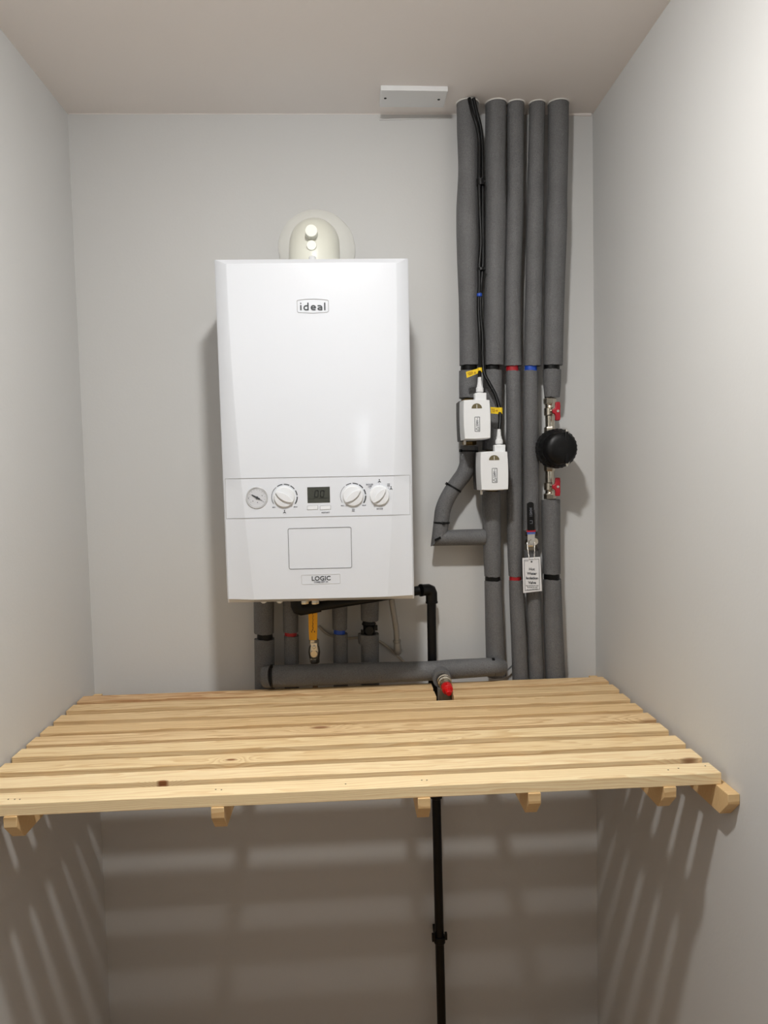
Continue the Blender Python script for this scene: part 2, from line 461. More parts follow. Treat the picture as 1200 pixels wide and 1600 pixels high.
def rounded(c, rpx=3, n=4):
    """four corner pixels -> outline with rounded corners"""
    out = []
    for i in range(4):
        p, a, b = V(c[i] + (0,)), V(c[i - 1] + (0,)), V(c[(i + 1) % 4] + (0,))
        da, db = (a - p).normalized() * rpx, (b - p).normalized() * rpx
        for k in range(n + 1):
            u = k / n; q = (p + da) * (1 - u) ** 2 + p * 2 * u * (1 - u) + (p + db) * u * u
            out.append((q.x, q.y))
    return out
cp = seam([(352, 748), (640, 742.5), (640.7, 804), (353.8, 810.3)], True, .0006, 'control_panel', SEAML, boiler)
cp['label'] = 'shallow groove framing the control strip'
fl = seam(rounded([(449.9, 826), (548.5, 823.5), (549.8, 887), (452, 889.3)]), True, .00048, 'service_flap', SEAM, boiler, n=3)
bb = seam([(464, 470), (466, 469), (478, 467.6), (489, 467.2), (500, 467.6), (511, 468.8), (513, 470), (513.4, 486), (511, 488), (489, 489.3), (466, 488.2), (464.4, 486)], True, .0005, 'brand_badge', SEAML, boiler, n=3)
def flat_strokes(name, strokes, half, mat, parent, label=None):
    """strokes of even width lying on the casing: lists of photo pixels"""
    mb = MB(); lay = 0
    for st in strokes:
        lay += 1; pp = [surf(px, py, -.0002 - lay * .00003) for px, py in st]
        for q_, (a, b) in enumerate(zip(pp[:-1], pp[1:])):
            e = b - a; dd = V((0, -.00001 * (q_ % 5 + 1), 0)); a = a + dd; b = b + dd
            n = V((-e.z, 0, e.x)).normalized(); mb.prism([a + n * half, b + n * half, b - n * half, a - n * half], fw_ * .0003)
        for p in pp: mb.lathe(p, fw_, [(0, half), (.0003, half)], 14)
    return obj(name, mb, mat, parent, smooth=0, label=label)
fw_ = V((0, -1, 0))
def zp(x, y): return (450 + x / 15, 460 + y / 15)
def arc(cx, cy, rx, ry, a0, a1, n=12): return [zp(cx + rx * math.cos(math.radians(a0 + (a1 - a0) * i / n)), cy - ry * math.sin(math.radians(a0 + (a1 - a0) * i / n))) for i in range(n + 1)]
flat_strokes('lettering', [[zp(299, 210)], [zp(300, 263), zp(303, 362)],
    [zp(467, 205), zp(471, 362)], [zp(470, 362), zp(420, 362)] + arc(418, 316, 40, 46, 270, 90) + [zp(470, 268)],
    [zp(556, 316), zp(634, 316)] + arc(594, 314, 48, 47, 0, 260) + [zp(600, 362), zp(634, 361)],
    [zp(706, 268)] + arc(745, 308, 45, 40, 90, 0) + [zp(792, 362), zp(748, 362)] + arc(744, 339, 38, 23, 270, 90) + [zp(790, 318)],
    [zp(860, 205), zp(863, 362)]], .00140, INK, bb)
lb = seam(rounded([(471, 898.6), (531.4, 896.7), (531.8, 911.4), (471.8, 913)], 1.5, 2), True, .0004, 'model_badge', SEAMF, boiler, n=3)
text_obj('lettering', 'LOGIC', surf(501.8, 906.8, -.0004), .0128, INK, lb, bold=.0003, spacing=1.05)
text_obj('small_lettering', 'COMBI ESP1 24', surf(501.6, 910.3, -.0004), .0044, INKL, lb, bold=.00008)
# pressure gauge
g = surf(401.6, 777.6); gm = mpp(g)
ga = obj('pressure_gauge', MB().torus(g + fw_ * .0008, fw_, 16.2 * gm, .0012, 40, 8).torus(g + fw_ * .0008, fw_, 14.6 * gm, .0008, 40, 8), BEZ, boiler)
obj('dial', MB().lathe(g, fw_, [(-.001, 15.6 * gm), (.0004, 15.6 * gm)], 40), DIALM, ga)
mb = MB(); q = g + fw_ * .0014
d = V((.86, 0, -.5)); w = V((.5, 0, .86))
mb.prism([q - d * .0125 + w * .001, q - d * .0125 - w * .001, q - w * .0016, q + d * .0065 - w * .0018, q + d * .0065 + w * .0018, q + w * .0016], fw_ * .0004)
mb.lathe(q, fw_, [(0, .0028), (.0012, .0026)], 20); mb.tube([q + d * .006, q + d * .0125], .0004, 6)
obj('needle', mb, INK, ga)
mb = MB()
for k in range(13):
    a = math.radians(215 - 250 * k / 12); e = V((math.cos(a), 0, math.sin(a)))
    mb.obox(q + e * 12.0 * gm - fw_ * .0006, e * (.0013 if k % 4 == 0 else .0008), V((-e.z, 0, e.x)) * .00025, fw_ * .0002)
for k, c in enumerate([(-6.5, -5.2), (8, 3), (0.5, -7.5), (-13, -.5)]):
    mb.obox(g + V((c[0] * gm, -.0007, c[1] * gm)), (.0008, 0, 0), (0, .0002, 0), (0, 0, .001))
obj('dial_marks', mb, INKL, ga)
# knobs
def knob(px, py, rpx, ang, arc):
    c = surf(px, py); k = mpp(c); R = rpx * k
    kn = obj('control_knob', MB().lathe(c, fw_, [(-.001, R * 1.05), (.0012, R * 1.05), (.0012, R), (.0035, R * .97), (.0048, R * .92), (.0052, R * .8)], 44), KNOBW, boiler)
    a = math.radians(ang); e = V((math.cos(a), 0, math.sin(a))); n = V((-e.z, 0, e.x)); z = c + fw_ * .0050
    mb = MB(); pts = []
    for s_ in (1, -1):
        for i in range(9):
            u = -1 + 2 * i / 8; pts.append(z + (e * u * s_ * R * .93 + n * s_ * R * .30 * (1 - abs(u) ** 2.2) * 1.0 + n * s_ * .0003))
    mb.prism(pts, fw_ * .0042); obj('pointer', mb, KNOBW, kn, bevel=.0008)
    if arc:
        mb = MB(); Rr = R + 3.6 * k
        segs = [(130, 210, .0004), (97, 122, .0008), (66, 91, .0009), (38, 60, .0010), (6, 29, .0011), (-34, 0, .0012)]
        for a0, a1, ww in segs:
            pp = []
            for i in range(7):
                aa = math.radians(a0 + (a1 - a0) * i / 6); pp.append(c + V((math.cos(aa) * Rr, -.0002, math.sin(aa) * Rr)))
            for (p1, p2) in zip(pp[:-1], pp[1:]):
                e2 = (p2 - p1); nn = V((-e2.z, 0, e2.x)).normalized()
                mb.obox((p1 + p2) / 2, e2 / 2 * 1.1, nn * ww, fw_ * .0003)
        obj('scale_marks', mb, INK, kn)
    return kn
k1 = knob(444.4, 776.6, 16.3, 148, True)
k2 = knob(551.6, 774.9, 16.2, 38, True)
k3 = knob(592.9, 774.3, 15.6, 48, False)
# printed marks
for s_, px, py, sz in [('MIN', 428, 793.6, .0036), ('MAX', 461.8, 792.8, .0036), ('MIN', 535.2, 791, .0036), ('MAX', 568.8, 790.4, .0036),
                       ('RESTART', 508.8, 802, .0043), ('BOILER', 577.5, 758.2, .0046), ('OFF', 578, 761.6, .0046), ('MODE', 593.3, 796.2, .0046)]:
    text_obj('printed_text', s_, surf(px, py, -.0003), sz, INKL, boiler, bold=.00006)
def tap_mark(px, py):
    c = surf(px, py, -.0003); mb = MB()
    mb.obox(c + V((0, 0, .003)), (.0012, 0, 0), (0, .0002, 0), (0, 0, .0007)); mb.obox(c + V((0, 0, .001)), (.0006, 0, 0), (0, .0002, 0), (0, 0, .002))
    mb.prism([c + V(x) for x in ((-.0035, 0, -.003), (-.0015, 0, -.0028), (0, 0, -.0015), (.0015, 0, -.0028), (.0035, 0, -.003), (.001, 0, -.0002), (-.001, 0, -.0002))], fw_ * .0003)
    obj('tap_symbol', mb, INK, boiler)
def rad_mark(px, py):
    c = surf(px, py, -.0003); mb = MB()
    for i in range(4): mb.obox(c + V((-.0021 + .0014 * i, 0, 0)), (.0003, 0, 0), (0, .0002, 0), (0, 0, .0022))
    for z in (-.0022, .0022, -.003): mb.obox(c + V((0, 0, z)), (.003, 0, 0), (0, .0002, 0), (0, 0, .0002))
    obj('radiator_symbol', mb, INKL, boiler)
tap_mark(444.6, 799.6); tap_mark(592.8, 751.5); tap_mark(611, 762.6); rad_mark(552, 796.8); rad_mark(607, 757.3)
mb = MB()
for px, py in [(578.4, 763), (592.6, 756), (607, 762.4)]:
    mb.lathe(surf(px, py), fw_, [(0, .0007), (.0003, .0007)], 10)
obj('position_dots', mb, INK, boiler)
# display
cs = [surf(480, 761.3), surf(515.3, 760.4), surf(515.8, 785.2), surf(480.6, 786)]
di = obj('display', MB().prism([p + V((0, .0005, 0)) for p in cs], fw_ * .0012), LCD, boiler, bevel=.0004)
mb = MB()
for cx in (494.6, 503.4):
    c = surf(cx, 771.6, -.0008); ww, hh = .0034, .0066; sl = .0008
    P = [c + V((x + sl * z / hh, 0, z)) for x, z in ((-ww, -hh), (ww, -hh), (ww, hh), (-ww, hh), (-ww, 0), (ww, 0))]
    for a, b in ((0, 1), (2, 3), (1, 5), (5, 2), (0, 4), (4, 3)):
        e = (P[b] - P[a]); nn = V((-e.z, 0, e.x)).normalized(); mb.obox((P[a] + P[b]) / 2, e * .43, nn * .0008, fw_ * .0003)
mb.obox(surf(498, 778.6, -.0008), ((515 - 481) / 2 * gm, 0, 0), (0, .0002, 0), (0, 0, .0002))
obj('digits', mb, LCDK, di)
for x0, x1 in ((480.2, 496.6), (500.2, 516.6)):
    cs = [surf(x0, 790.8), surf(x1, 790.2), surf(x1, 796), surf(x0, 796.8)]
    bt = obj('push_button', MB().prism([p + V((0, .0005, 0)) for p in cs], fw_ * .0012), KNOBW, boiler, bevel=.0006)
    mb = MB(); stroke(mb, [p for p in cs] + [cs[0]], .0004); obj('button_gap', mb, SEAM, bt)
# underside pegs
mb = MB()
for px in (412, 437): mb.lathe(at(px, 938, -.24), (0, 0, -1), [(-.006, .007), (.004, .006), (.006, .003)], 16)
obj('casing_lug', mb, WHITEP, boiler)
mb = MB()
for px, y in ((476, -.20), (492, -.20)): mb.hexnut(at(px, 935, y), (0, 0, -1), .012, .009)
obj('union_nut', mb, NICK, boiler)

# ------------------------------------------------------------------ flue
flx = .5715; flz = 2.068; fly = -.13; RB = .062
flue = thing('flue_elbow', 'cream plastic flue elbow rising from boiler into the back wall', 'flue', (flx, fly, TL.z))
path = [(flx, fly, TL.z - .001), (flx, fly, flz - RB)]
for i in range(1, 12):
    a = PI / 2 * i / 12; path.append((flx, fly + RB * (1 - math.cos(a)), flz - RB + RB * math.sin(a)))
path += [(flx, fly + RB, flz), (flx, -.004, flz)]
el = obj('elbow', MB().tube(path, .0565, 44), CREAM, flue)
obj('base_ring', MB().lathe((flx, fly, TL.z), (0, 0, 1), [(0, .066), (.006, .065), (.009, .060), (.016, .0585)], 44), WHITE, flue)
cc = at(495, 388, -.004)
obj('wall_collar', MB().lathe((cc.x, 0, cc.z), (0, -1, 0), [(0, .0925), (.004, .0915), (.0075, .087), (.013, .072), (.015, .06)], 96, bump=lambda k: 1 + .006 * math.sin(k * PI / 24) + .004 * math.sin(k * 5 * PI / 24)), COLLARM, flue)
p1 = at(486.2, 359.5, -.197); p2 = at(486.9, 384, -.183); p1.y = p2.y = 0
bw = .0130; out = [V((p1.x + bw * math.cos(PI * i / 12), -.150, p1.z - .004 + bw * math.sin(PI * i / 12))) for i in range(13)] + [V((p1.x - bw, -.150, 2.005)), V((p1.x + bw, -.150, 2.005))]
obj('test_boss', MB().prism(out, (0, -.029, 0)), CREAM, el, bevel=.003, bseg=3)
obj('test_cap', MB().lathe(p1 + V((0, -.170, -.002)), (0, -1, .05), [(0, .0136), (.0258, .0134), (.0270, .0124)], 40), CREAM, flue, smooth=28)
obj('test_cap', MB().lathe(p2 + V((0, -.174, 0)), (0, -1, 0), [(0, .0110), (.0130, .0108), (.0138, .0100)], 32), CREAM, flue, smooth=28)
p3 = at(488, 400, -.20); obj('clear_clip', MB().lathe(p3 + V((0, 0, -.016)), (0, 0, 1), [(0, .0075), (.013, .0075), (.015, .006)], 20), GLASSY, flue)

# ------------------------------------------------------------------ ceiling blanking plate
ZP = H - .011
c0, c1, c2, c3 = [atz(*p, ZP) for p in ((595, 141), (700, 142.5), (693.5, 168), (593, 167.5))]
pl = thing('blanking_plate', 'white rectangular blank plate screwed to the ceiling beside the pipes', 'plate', ((c0.x + c1.x) / 2, (c0.y + c2.y) / 2, H))
obj('plate', MB().prism([V((p.x, p.y, H)) for p in (c0, c1, c2, c3)], (0, 0, -.011)), WHITEP, pl, bevel=.001)
for px, py in ((602, 153.5), (685.5, 155.5)):
    p = atz(px, py, H - .011); obj('screw', MB().lathe((p.x, p.y, H - .0108), (0, 0, -1), [(0, .0032), (.0009, .0030)], 16), BLACKP, pl, smooth=30)
# painted filler ridge on the wall under the plate
mb = MB(); a, b = at(593, 187, -.001), at(704, 184, -.001)
mb.tube([a, (a * .6 + b * .4) + V((0, 0, .0006)), b], .0017, 8); struct('trim_2', mb, WALLP)

# ------------------------------------------------------------------ lagged risers on the right
PY = -.05
def sleeve(parent, rows, y=PY, jag=.0012, name='foam_sleeve'):
    p, r = trace(rows, y); mb = MB(); mb.tube(p, r, 28, jag=jag)
    return obj(name, mb, FOAM, parent, smooth=50)
def band(parent, py0, py1, l, r, mat, y=PY, slant=0.0):
    a, b = at((l + r) / 2, py0, y), at((l + r) / 2, py1, y); rad = (r - l) / 2 * mpp(a)
    mb = MB(); mb.tube([a + V((0, 0, .004)), a, (a + b) / 2, b, b - V((0, 0, .004))], [rad, rad, rad * 1.03, rad, rad], 24)
    return obj('tape_band', mb, mat, parent, smooth=50)
def sealant(parent, c, r):
    mb = MB(); mb.torus((c[0], c[1], H - .0006), (0, 0, 1), r, .0017, 40, 8)
    return obj('sealant_ring', mb, CAULK, parent)
def tie_loop(parent, c, d, R, head_dir=None, name='cable_tie', w=.0022):
    """flat strap round a sleeve, with its small square head"""
    c, d = V(c), V(d).normalized(); mb = MB()
    mb.lathe(c - d * w, d, [(0, R - .0005), (0, R + .0009), (2 * w, R + .0009), (2 * w, R - .0005)], 36)
    if head_dir is not None:
        h = V(head_dir); h = (h - d * h.dot(d)).normalized(); s_ = d.cross(h)
        mb.obox(c + h * (R + .0018), h * .0024, d * .0032, s_ * .0034)
    return obj(name, mb, BLACKP, parent)
RG = 'lagged risers beside the boiler'
def ctop(l, r):
    p = atz((l + r) / 2, 158, H); return p.x
# A
A = thing('insulated_pipe', 'leftmost grey foam-lagged riser, kinking left then right below its valve box', 'pipe', (at(732, 600, PY).x, PY, at(700, 850, PY).z), RG)
sleeve(A, [(151, 713.5, 747.5), (200, 713.9, 747.2), (264, 716, 747), (330, 713, 748), (400, 714, 748), (480, 717, 747.5), (571, 718, 748.5)])
sealant(A, (at(730.5, 160, PY).x, PY), .0262)
band(A, 571, 582, 720, 745, TAPEB)
sleeve(A, [(580, 717.3, 747), (600, 717.2, 746.5), (622, 717.4, 746.5)])
rows = [(697, 719, 747.5), (706, 718.3, 747.2), (716, 717.6, 746.2), (727, 716.8, 744.8)]
pts = [at((l + r) / 2, py, PY) for py, l, r in rows] + [at(x, y_, PY) for x, y_ in ((724.8, 741), (715, 754), (704.5, 769), (696.5, 784), (691.5, 799), (689.5, 815))]
rad = [.0212, .0215, .0213, .0208, .0200, .0192, .0188, .0188, .0188, .0186]
corner = at(686.5, 840.5, PY)
pe = pts + [corner]; re_ = rad + [.0186]
for p in pe: p.y = PY
mb = MB(); mb.tube(catmull(pe, 6), smooth_scal(re_, 6), 28, cut1=(.68, 0, -.73)); obj('foam_sleeve', mb, FOAM, A, smooth=50)
e2 = at(757.5, 839, PY); e2.y = PY
mb = MB(); mb.tube([corner, corner * .6 + e2 * .4, e2], [.0188, .0192, .0196], 28, cut0=(.68, 0, -.73)); obj('foam_sleeve', mb, FOAM, A, smooth=50)
c = at(733, 705, PY); c.y = PY; tie_loop(A, c, (.06, 0, 1), .0216, (-1, -.4, 0))
c = at(709, 762.5, PY); c.y = PY; tie_loop(A, c, (-.62, 0, -1), .0190, (-1, -.25, .7))
c = at(690, 816.5, PY); c.y = PY; tie_loop(A, c, (-.05, 0, -1), .0189, (0.1, -1, 0))
c = at(684, 842, PY - .019); obj('cable_tie', MB().obox(c, V((.007, 0, .0035)), (0, .0025, 0), V((-.001, 0, .0022))), BLACKP, A)
# B with the run under the boiler
B = thing('insulated_pipe', 'second lagged riser, turning left at the shelf into the long lagged run', 'pipe', (at(770, 600, PY).x, PY, 1.05), RG)
sleeve(B, [(151, 758.6, 791), (200, 758.2, 790.5), (264, 757.7, 789.6), (350, 758, 790.8), (430, 757, 788.8), (500, 756.2, 788), (571, 755.5, 787)])
sealant(B, (at(775, 160, PY).x, PY), .0252)
band(B, 572, 581, 757.5, 780, TAPEB)
sleeve(B, [(579, 755, 784.5), (640, 754.5, 783.5), (703, 753.5, 783)])
sleeve(B, [(768, 752.8, 782), (820, 754, 782.4), (860, 755, 783.2), (900, 757, 783)])
band(B, 901, 909, 758, 781.5, TAPEB)
HY = -.085
sleeve(B, [(907, 757, 783.5), (950, 757.8, 785.5), (1000, 758.6, 787.5), (1040, 760, 790), (1056, 761, 791)])
rows = [(425, 1057, 17.3), (470, 1055.3, 17.0), (527, 1053, 16.6), (600, 1050.5, 15.8), (670, 1048.3, 15.0), (706, 1045.7, 15.2), (745, 1043.4, 14.6), (770, 1042.2, 14.2)]
pts = []; rad = []
for x, y_, r in rows:
    p = at(x, y_, HY); p.y = HY; pts.append(p); rad.append(r * mpp(p))
lastp = at(783, 1043, -.07); pts.append(lastp); rad.append(.0205)
mb = MB(); mb.tube(catmull(pts, 6), smooth_scal(rad, 6), 28, jag=.0006); run = obj('foam_sleeve', mb, FOAM, B, smooth=50)
q = at(411, 1059.5, HY); q.y = HY + .006
mb = MB(); mb.tube(catmull([pts[0], (pts[0] + q) / 2, q], 4), smooth_scal([.0262, .0258, .0235], 4), 28, cut1=(1, .35, .12)); obj('mitred_end', mb, FOAM, B, smooth=50)
tie_loop(B, pts[0] + V((.001, 0, 0)), (1, 0, .03), .0262, (.2, -.3, 1))
tie_loop(B, at(770.5, 1042.3, HY), (1, 0, .05), .0206, (0, -.4, 1))
# C
Cc = thing('insulated_pipe', 'third lagged riser from the boiler, banded twice with red tape', 'pipe', (at(803, 600, PY).x, PY, 0), RG)
sleeve(Cc, [(152, 792.6, 818.7), (215, 792.4, 818.3), (290, 793, 817.8), (345, 790.6, 817.3), (430, 788.7, 814.2), (500, 788.3, 813.5), (572, 788.8, 814.5)])
sealant(Cc, (at(805.7, 160, PY).x, PY), .0205)
band(Cc, 572, 582, 791, 809.6, TAPER)
sleeve(Cc, [(580, 790.5, 812.8), (650, 791, 814), (720, 791.5, 815), (810, 792.3, 815.6), (860, 793, 815.5), (900, 794.8, 815)])
band(Cc, 900, 908, 796, 813.8, TAPER)
sleeve(Cc, [(906, 795.2, 817), (950, 796.6, 819.5), (1000, 798.7, 822.6), (1050, 800.3, 824.8), (1090, 802, 827), (1120, 803, 828)])
# D
D = thing('insulated_pipe', 'fourth lagged riser from the boiler, banded once with blue tape', 'pipe', (at(832, 600, PY).x, PY, 0), RG)
sleeve(D, [(152, 827.3, 851.5), (215, 826, 850.5), (264, 824.8, 849.6), (345, 822.7, 849.4), (430, 821.4, 848), (500, 819.8, 847), (572, 819.2, 845.5)])
sealant(D, (at(839.4, 160, PY).x, PY), .0195)
band(D, 572, 582, 819.8, 838.6, TAPEBL)
sleeve(D, [(580, 817.7, 840.5), (650, 817.4, 841), (720, 817.4, 842), (780, 817, 842), (829, 817, 842)])
sleeve(D, [(859, 818.5, 842.5), (900, 821, 843.5), (950, 823, 845.3), (1000, 824.6, 847.3), (1050, 826, 849.6), (1090, 828, 851), (1120, 829, 852)])
# E
Ee = thing('insulated_pipe', 'rightmost lagged riser, broken by the round black filter', 'pipe', (at(866, 600, PY).x, PY, 0), RG)
sleeve(Ee, [(150, 856.3, 888.5), (215, 856.3, 888), (300, 855.8, 886), (345, 853.6, 886), (430, 851.4, 882.8), (500, 850, 880.6), (571, 849.3, 879)])
sealant(Ee, (at(872.5, 160, PY).x, PY), .0252)
band(Ee, 571, 580, 849.5, 874, TAPEB)
sleeve(Ee, [(578, 848.3, 876.5), (600, 849, 876), (621, 851, 874.5)], jag=.002)
sleeve(Ee, [(781, 846, 875), (830, 846.8, 875.2), (896, 848, 875.5)], jag=.0008)
band(Ee, 896, 907, 850, 874, TAPEB)
sleeve(Ee, [(905, 848.8, 876.5), (960, 849.5, 878.5), (1000, 850.5, 880.2), (1050, 852.6, 883), (1090, 854, 885), (1120, 855, 887)], jag=.002)

# ------------------------------------------------------------------ magnetic filter and its ball valves on riser E
fc = at(864, 701.5, -.07); FX, FZ = fc.x, fc.z
fil = thing('magnetic_filter', 'round black screw-lidded inline water filter on the rightmost riser', 'filter', (FX, PY, FZ))
ey = V((0, -1, 0))
obj('filter_body', MB().lathe((FX, -.03, FZ), ey, [(0, .030), (.006, .036), (.045, .038), (.052, .040)], 40), BLACKM, fil)
obj('locking_ring', MB().lathe((FX, -.080, FZ), ey, [(0, .0435), (.002, .0455), (.030, .0455), (.034, .0425), (.038, .0400)], 150, bump=lambda k: 1.022 if k % 5 < 2 else 1.0), BLACKM, fil, smooth=25)
lid = obj('lid', MB().lathe((FX, -.117, FZ), ey, [(0, .0385), (.018, .0375), (.024, .0355), (.028, .031), (.031, .022), (.032, .010)], 48), BLACKP, fil)
mb = MB(); mb.obox((FX + .010, -.1425, FZ + .001), (.0042, 0, 0), (0, .006, 0), (0, 0, .036)); obj('lid_rib', mb, BLACKP, lid, bevel=.0015)
for s_ in (1, -1):
    obj('bleed_screw', MB().hexnut((FX + .0115, -.1425, FZ + s_ * .0325), (0, 0, s_), .005, .0058).lathe((FX + .0115, -.1425, FZ + s_ * .037), (0, 0, s_), [(0, .0032), (.005, .003)], 12), CHROME, fil, smooth=25)
for s_ in (1, -1):
    ux_ = at(858.6, 667 if s_ > 0 else 737, PY).x
    mb = MB(); mb.hexnut((ux_, PY, FZ + s_ * .030), (0, 0, s_), .023, .0130); mb.lathe((ux_, PY, FZ + s_ * .050), (0, 0, s_), [(0, .0085), (.018, .0085)], 20); obj('union_nut', mb, NICK, fil, smooth=20)
def ball_valve(pyt, pyb, hy, label, flip):
    """small nickel valve between two heights, with a red butterfly handle facing the room"""
    a, b = at(859.4, pyt, PY), at(859.0, pyb, PY); x = (a.x + b.x) / 2; L = a.z - b.z
    t_ = thing('ball_valve', label, 'valve', (x, PY, b.z), 'red-handled filter valves')
    mb = MB(); z = b.z
    if not flip:      # lower valve: nut at the bottom
        mb.lathe((x, PY, b.z + .009), (0, 0, 1), [(0, .009), (.006, .0108), (.012, .0116), (.014, .0140), (.030, .0142), (.032, .0112), (L + .004, .0105)], 32)
        mb.lathe((x, PY, b.z + .0095), (0, 0, 1), [(0, .0124), (.004, .0126), (.009, .0105)], 32)
    else:
        mb.lathe((x, PY, a.z - .009), (0, 0, -1), [(0, .009), (.006, .0108), (.012, .0116), (.014, .0140), (.030, .0142), (.032, .0112), (L + .004, .0105)], 32)
        mb.lathe((x, PY, a.z - .0095), (0, 0, -1), [(0, .0124), (.004, .0126), (.009, .0105)], 32)
    obj('valve_body', mb, NICK, t_)
    zn = b.z if not flip else a.z - .0125
    obj('compression_nut', MB().hexnut((x, PY, zn), (0, 0, 1), .0135, .0150), NICK, t_, smooth=20)
    h = at(870.8, hy, -.086); hz = h.z
    obj('stem', MB().tube([(x, PY - .008, hz), (x + .002, -.078, hz)], .005, 16), NICK, t_)
    mb = MB(); cx = h.x; pts = []
    for dx, dz in ((-.0055, -.022), (.0055, -.0222), (.0068, -.012), (.0062, -.004), (.0062, .004), (.0068, .012), (.0058, .0215), (-.0050, .0215), (-.0052, .012), (-.007, .0065), (-.0125, .004), (-.0125, -.004), (-.007, -.0065), (-.0052, -.012)):
        pts.append((cx + dx, -.082, hz + dz))
    mb.prism(pts, (0, -.0085, 0)); ha = obj('handle', mb, REDP, t_, bevel=.002, bseg=3)
    obj('handle_screw', MB().lathe((cx, -.0903, hz), ey, [(0, .0034), (.0016, .003)], 16), CHROME, ha)
ball_valve(623, 663, 642.5, 'small red-handled ball valve above the black filter', True)
ball_valve(742, 780, 760.5, 'small red-handled ball valve below the black filter', False)

# ------------------------------------------------------------------ motorised valves
def zone_valve(face, side_px, back_px, plug, label, pipe_x, body_px):
    """face: four front-corner pixels (TL, TR, BR, BL)"""
    yf, ys, yb = -.152, -.096, -.052
    f = [at(px, py, yf) for px, py in face]
    base = at(sum(p[0] for p in face) / 4, face[2][1], PY)
    t_ = thing('zone_valve', label, 'valve', (f[0].x + .03, PY, f[3].z), 'motorised zone valves')
    # cover
    cxm = sum(p.x for p in f) / 4; czm = sum(p.z for p in f) / 4
    def grow(p, k, y): return V((cxm + (p.x - cxm) * k, y, czm + (p.z - czm) * k))
    mb = MB()
    r0 = [V((p.x, yf, p.z)) for p in f]; n = 12
    def ring(y, k, bow):
        out = []
        for i in range(4):
            a, b = r0[i], r0[(i + 1) % 4]
            for j in range(n):
                u = j / n; p = a + (b - a) * u
                e = (b - a).normalized(); nn = V((-e.z, 0, e.x)); nn = nn if nn.dot(p - V((cxm, yf, czm))) > 0 else -nn
                p = p + nn * bow * (4 * u * (1 - u))
                out.append(V((cxm + (p.x - cxm) * k, y, czm + (p.z - czm) * k)))
        return out
    rg = [ring(yf, .965, .0012), ring(yf + .0015, .99, .0014), ring(yf + .005, 1.0, .0015), ring(ys, 1.02, .0015)]
    m_ = 4 * n; vs = [p for r in rg for p in r]; fs = []
    for i in range(3):
        for k in range(m_):
            k2 = (k + 1) % m_; fs.append([i * m_ + k, i * m_ + k2, (i + 1) * m_ + k2, (i + 1) * m_ + k])
    fs += [list(range(m_)), list(range(3 * m_, 4 * m_))[::-1]]
    mb.add(vs, fs); cov = obj('cover', mb, WHITEP, t_, smooth=25)
    mb = MB(); kb = 1.06 if body_px[0] < 650 else 1.025; a = ring(ys + .0002, kb, .0015); b = ring(yb, kb - .015, .001)
    vs = a + b; mb.add(vs, [[k, (k + 1) % m_, m_ + (k + 1) % m_, m_ + k] for k in range(m_)] + [list(range(m_)), list(range(m_, 2 * m_))[::-1]])
    obj('back_plate', mb, DGREY, t_, smooth=25)
    ux = (f[1] - f[0]); uz = (f[3] - f[0])
    # sight window
    c = f[0] + ux * .495 + uz * .215; c.y = yf - .0002; R = .0118
    pts = [c + V((R * math.cos(PI * i / 16), 0, R * .95 * math.sin(PI * i / 16))) for i in range(17)]
    win = obj('sight_window', MB().prism(pts, (0, -.0006, 0)), OLIVE, t_)
    obj('position_mark', MB().box((c.x - .0006, yf - .0012, c.z), (c.x + .0006, yf - .0006, c.z + .0085)), CAULK, win)
    # printed label, reading upwards
    c = f[0] + ux * .50 + uz * .62; c.y = yf - .0002
    hw, hh = .0056, .0160; mb = MB()
    for (x0, z0), (x1, z1) in zip([(-hw, -hh), (hw, -hh), (hw, hh), (-hw, hh)], [(hw, -hh), (hw, hh), (-hw, hh), (-hw, -hh)]):
        a_, b_ = c + V((x0, 0, z0)), c + V((x1, 0, z1)); stroke(mb, [a_, b_], .0006)
    tr = [c + V((-.0036, 0, -.0105)), c + V((.0032, 0, -.0142)), c + V((.0032, 0, -.0062))]
    for a_, b_ in zip(tr, tr[1:] + tr[:1]): stroke(mb, [a_, b_], .0005)
    lb_ = obj('warning_label', mb, INK, t_)
    text_obj('lettering', '230V~', c + V((.0022, -.0004, .0045)), .0072, INKL, lb_, rot=-PI / 2, bold=.0001)
    # plug block, connector and gland
    (bx0, bx1, by0, by1), (cx0, cx1, cy0, cy1), (gx0, gx1, gy0, gy1) = plug
    yc = -.128
    def pbox(l, r, t0, b0, dep): 
        p, q = at(l, t0, yc), at(r, b0, yc); return (p.x, yc - dep, q.z), (q.x, yc + dep, p.z)
    obj('plug_block', MB().box(*pbox(bx0, bx1, by0, by1 + 2, .010)), WHITEP, t_, bevel=.0015)
    p = at((cx0 + cx1) / 2, cy1, yc); k = mpp(p); hwid = (cx1 - cx0) / 2 * k; hgt = (cy1 - cy0) * k
    mb = MB(); mb.lathe((p.x, yc, p.z - .002), (0, 0, 1), [(0, hwid * .66), (hgt * .16, hwid * .66), (hgt * .26, hwid), (hgt * .66, hwid * 1.0), (hgt * .86, hwid * .74), (hgt + .002, hwid * .70)], 10)
    con = obj('connector', mb, WHITEP, t_, smooth=20)
    gh = (gy1 - gy0) * k; gw = (gx1 - gx0) / 2 * k; prof = []
    for i in range(15):
        u = i / 14; prof.append((gh * u, gw * (1 - .28 * u) * (1 - (.10 if i % 2 else 0))))
    obj('strain_relief', MB().lathe((p.x, yc, p.z + hgt - .001), (0, 0, 1), prof, 24), WHITEP, t_, smooth=20)
    # brass body behind
    (pb0, pb1) = body_px; zt, zb_ = at(pipe_x, pb0, PY).z, at(pipe_x, pb1, PY).z; xx = at(pipe_x, (pb0 + pb1) / 2, PY).x
